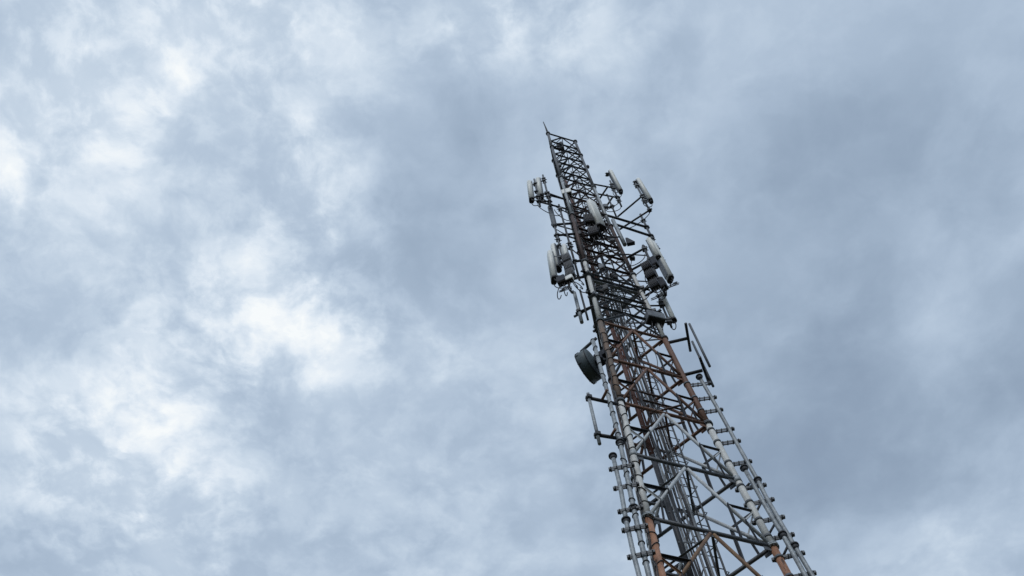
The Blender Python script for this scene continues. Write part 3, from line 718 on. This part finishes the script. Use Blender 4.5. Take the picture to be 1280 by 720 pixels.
# jumpers slung from the antennas back to the mast, and small splitter boxes on the legs
for sx, sy, ex, ey, z, lab in ((672, 256, 700, 268, 31.9, 'from the small upper left antennas to the left leg'), (693, 262, 712, 274, 31.3, 'from the fat grey cylinder to the left leg'),
        (776, 258, 757, 262, 33.9, 'from the upper right inner antenna to the right leg'), (812, 264, 783, 284, 31.8, 'under the long slanting arms at upper right'),
        (758, 291, 741, 303, 29.4, 'below the broad central antenna'), (806, 318, 783, 330, 27.9, 'beside the thin tie rods on the right'),
        (716, 352, 733, 362, 25.6, 'between the left radio stack and the left leg'), (812, 362, 797, 372, 25.0, 'below the black radio units on the right')):
    p0, p1 = PH(sx, sy, z), PH(ex, ey, z+.1)
    tag(MB().tube(bez(p0, p0-Vector((0, 0, .45)), p1-Vector((.05, .05, .6)), p1, 12), .014, 7).build('jumper_cable_run', M['cable'], None, origin=p0), 'black slack cable slung '+lab, 'cable', 'slack cables slung between antennas and mast')
for px, py, j, mt, lab in ((699, 207, 0, 'rru', 'on the left leg near the tip'), (706, 232, 0, 'dark', 'on the left leg just above the pale faced box'), (757, 258, 1, 'rru', 'on the right leg between the upper right arms'),
        (724, 292, 0, 'dark', 'on the left leg beside the long dark pole'), (790, 322, 1, 'dark', 'on the right leg at the thin tie rods'), (734, 335, 0, 'rru', 'on the left leg at the radio stack'), (765, 300, 1, 'rru', 'inside the mast under the broad central antenna'), (752, 334, 0, 'rru', 'in the mast core just above the upper grey collar'), (768, 346, 1, 'dark', 'in the mast core between the two grey collars'), (757, 360, 0, 'dark', 'in the mast core left, on the lower grey collar'), (783, 362, 1, 'rru', 'in the mast core right, on the lower grey collar')):
    z = zleg(j, py); box_unit('splitter_box', PH(px, py, z), 255+20*j, .16, .12, .26, 'small '+('grey' if mt == 'rru' else 'dark')+' splitter box '+lab, 'splitter box', 'small splitter boxes', mt, False, 1, False)
# coiled spare cable among the radios
for k, (x, y, j, lab) in enumerate(((707, 363, 0, 'below the stacked radio units on the left'), (842, 358, 1, 'below the long right antenna'), (822, 373, 1, 'beside the tube antenna'))):
    z = zleg(j, y-(12 if j == 0 else -2)); c = PH(x, y, z); pts = []
    for q in range(34):
        t = q*.42; pts.append(c+Vector((.17*math.cos(t)*(1+.15*math.sin(q)), .1*math.sin(t), .22*math.sin(t+.5)+.006*q)))
    tag(MB().tube(pts, .011, 6).build('cable_coil', M['cable'], None, origin=c), 'black loops of spare cable hanging '+lab, 'cable coil', 'spare cable loops')

# ------------------------------------------------------------------ sky: daylight behind a full deck of broken cloud
SUN_AZ, SUN_EL = math.radians(262), math.radians(38)          # azimuth of the direction to the sun, from +X towards +Y
w = bpy.data.worlds.new('World'); scene.world = w; w.use_nodes = True
N, L = w.node_tree.nodes, w.node_tree.links
bg = N['Background']; bg.inputs['Strength'].default_value = .1
sky = N.new('ShaderNodeTexSky'); sky.sky_type = 'NISHITA'; sky.sun_disc = False
sky.sun_elevation = SUN_EL; sky.sun_rotation = math.pi/2-SUN_AZ
tc = N.new('ShaderNodeTexCoord')
sep = N.new('ShaderNodeSeparateXYZ'); L.new(tc.outputs['Generated'], sep.inputs[0])
def math_(op, a, b=None, c=None, clamp=False):
    n = N.new('ShaderNodeMath'); n.operation = op; n.use_clamp = clamp
    for k, v in enumerate((a, b, c)):
        if v is None: continue
        if isinstance(v, (int, float)): n.inputs[k].default_value = v
        else: L.new(v, n.inputs[k])
    return n.outputs[0]
zc = math_('MAXIMUM', sep.outputs['Z'], .12)
u = math_('DIVIDE', sep.outputs['X'], zc); v = math_('DIVIDE', sep.outputs['Y'], zc)
cv = N.new('ShaderNodeCombineXYZ'); L.new(u, cv.inputs[0]); L.new(v, cv.inputs[1]); cv.inputs[2].default_value = 3.7
wn = N.new('ShaderNodeTexNoise'); wn.inputs['Scale'].default_value = 7; wn.inputs['Detail'].default_value = 5; wn.inputs['Roughness'].default_value = .55
L.new(cv.outputs[0], wn.inputs['Vector'])
ws = N.new('ShaderNodeVectorMath'); ws.operation = 'MULTIPLY_ADD'; L.new(wn.outputs['Color'], ws.inputs[0]); ws.inputs[1].default_value = (.06, .06, 0); ws.inputs[2].default_value = (-.03, -.03, 0)
wv = N.new('ShaderNodeVectorMath'); wv.operation = 'ADD'; L.new(cv.outputs[0], wv.inputs[0]); L.new(ws.outputs[0], wv.inputs[1])
su = N.new('ShaderNodeSeparateXYZ'); L.new(wv.outputs[0], su.inputs[0]); u, v = su.outputs[0], su.outputs[1]
def noise(scale, detail, rough, dist, off=(0, 0, 0)):
    mp = N.new('ShaderNodeMapping'); mp.inputs['Location'].default_value = off; L.new(wv.outputs[0], mp.inputs['Vector'])
    n = N.new('ShaderNodeTexNoise'); n.inputs['Scale'].default_value = scale; n.inputs['Detail'].default_value = detail
    n.inputs['Roughness'].default_value = rough; n.inputs['Distortion'].default_value = dist
    L.new(mp.outputs[0], n.inputs['Vector']); return n.outputs['Fac']
# thin and thick parts of the cloud deck (plan position on the deck, radius, lightness)
BLOBS = [(200, 360, 420, .075), (150, 60, 260, .06), (1150, 450, 380, -.08), (1050, 620, 200, -.05), (620, 330, 120, -.05), (40, 80, 150, .13), (205, 40, 70, .16), (130, 115, 60, .12), (300, 60, 110, .15), (310, 30, 60, .06), (25, 240, 40, .06), (370, 225, 80, .18), (350, 370, 115, .15), (420, 60, 130, .06), (410, 395, 70, .14), (290, 440, 110, .14),
         (540, 395, 80, .10), (90, 570, 110, .20), (220, 640, 90, .18), (180, 500, 90, .10), (130, 700, 90, .08), (610, 25, 80, .20), (735, 25, 80, .16), (480, 100, 60, .05), (500, 620, 160, .03),
         (570, 170, 130, -.16), (420, 110, 70, -.09), (250, 230, 110, -.09), (580, 320, 130, -.12), (60, 440, 130, -.07), (130, 330, 100, -.03), (1130, 160, 220, -.15), (980, 300, 200, -.08), (1020, 560, 220, -.16),
         (1180, 660, 110, .10), (1160, 390, 90, .12), (1080, 60, 100, .03), (960, 60, 80, .03), (800, 140, 150, -.02), (350, 560, 130, -.06), (660, 640, 200, -.03), (1230, 500, 140, -.08), (1010, 330, 70, .07), (0, 560, 60, -.10)]
acc = None
for px, py, r, wt in BLOBS:
    d = ray(px, py); d2 = ray(px+r, py); c = (d.x/d.z, d.y/d.z); s = math.hypot(d2.x/d2.z-c[0], d2.y/d2.z-c[1])
    du = math_('SUBTRACT', u, c[0]); dv = math_('SUBTRACT', v, c[1])
    q = math_('ADD', math_('MULTIPLY', du, du), math_('MULTIPLY', dv, dv))
    e = math_('POWER', 2.718282, math_('MULTIPLY', q, -1/(s*s)))
    acc = math_('MULTIPLY', e, wt) if acc is None else math_('MULTIPLY_ADD', e, wt, acc)
n1 = noise(3.4, 9, .55, .1); n2 = noise(8.5, 9, .56, .0, (3, 1, 0)); n3 = noise(26, 7, .6, .0, (7, 2, 0)); n4 = noise(5.5, 7, .5, .0, (1, 5, 0))
def smooth(x, a, b):
    n = N.new('ShaderNodeMapRange'); n.interpolation_type = 'SMOOTHSTEP'; n.inputs['From Min'].default_value = a; n.inputs['From Max'].default_value = b; L.new(x, n.inputs['Value']); return n.outputs['Result']
puff = smooth(n2, .44, .66); tear = smooth(n3, .4, .7); bank = smooth(n4, .38, .62)
amp = math_('MULTIPLY_ADD', acc, 2.2, .42); amp = math_('MINIMUM', math_('MAXIMUM', amp, .16), 1.0)
f2 = math_('ADD', math_('MULTIPLY_ADD', puff, .34, -.12), math_('MULTIPLY_ADD', tear, .19, -.08))
f = math_('ADD', math_('MULTIPLY_ADD', n1, .34, -.17), math_('MULTIPLY', f2, amp))
f = math_('ADD', f, math_('MULTIPLY_ADD', bank, .13, -.065))
f = math_('ADD', math_('ADD', f, acc), .505)
cr_ = N.new('ShaderNodeValToRGB'); L.new(f, cr_.inputs['Fac']); e = cr_.color_ramp; e.interpolation = 'B_SPLINE'
e.elements[0].position = 0.08; e.elements[0].color = (.24, .315, .43, 1)
e.elements[1].position = .97; e.elements[1].color = (.95, .985, 1.0, 1)
for pos, colr in ((.28, (.325, .418, .542)), (.45, (.44, .545, .685)), (.62, (.575, .68, .80)), (.79, (.755, .84, .935))):
    x = e.elements.new(pos); x.color = (*colr, 1)
sc10 = N.new('ShaderNodeVectorMath'); sc10.operation = 'SCALE'; L.new(cr_.outputs['Color'], sc10.inputs[0]); sc10.inputs['Scale'].default_value = 10.
mx = N.new('ShaderNodeMix'); mx.data_type = 'RGBA'; mx.inputs['Factor'].default_value = .97
L.new(sky.outputs['Color'], mx.inputs['A']); L.new(sc10.outputs['Vector'], mx.inputs['B']); L.new(mx.outputs['Result'], bg.inputs['Color'])

sl = bpy.data.lights.new('sun', 'SUN'); sl.energy = 1.2; sl.angle = math.radians(20); sl.color = (1, .985, .965)
so = bpy.data.objects.new('sun', sl); COL.objects.link(so)
sd = Vector((math.cos(SUN_EL)*math.cos(SUN_AZ), math.cos(SUN_EL)*math.sin(SUN_AZ), math.sin(SUN_EL)))
so.rotation_euler = sd.to_track_quat('Z', 'Y').to_euler(); so.location = (-20, -20, 60)

# ------------------------------------------------------------------ camera and output
cam = bpy.data.cameras.new('camera'); co = bpy.data.objects.new('camera', cam); COL.objects.link(co)
cam.sensor_width = 36; cam.sensor_fit = 'HORIZONTAL'; cam.lens = 36*F/1280; cam.clip_start = .1; cam.clip_end = 20000
co.matrix_world = Matrix(((RI.x, UP.x, -FW.x, 0), (RI.y, UP.y, -FW.y, 0), (RI.z, UP.z, -FW.z, CZ), (0, 0, 0, 1)))
scene.camera = co
scene.render.engine = 'CYCLES'; scene.render.resolution_x = 1024; scene.render.resolution_y = 576
vs = scene.view_settings; vs.view_transform = 'Standard'; vs.look = 'None'; vs.exposure = 0; vs.gamma = 1; vs.use_curve_mapping = False
scene.cycles.max_bounces = 6; scene.cycles.use_denoising = True
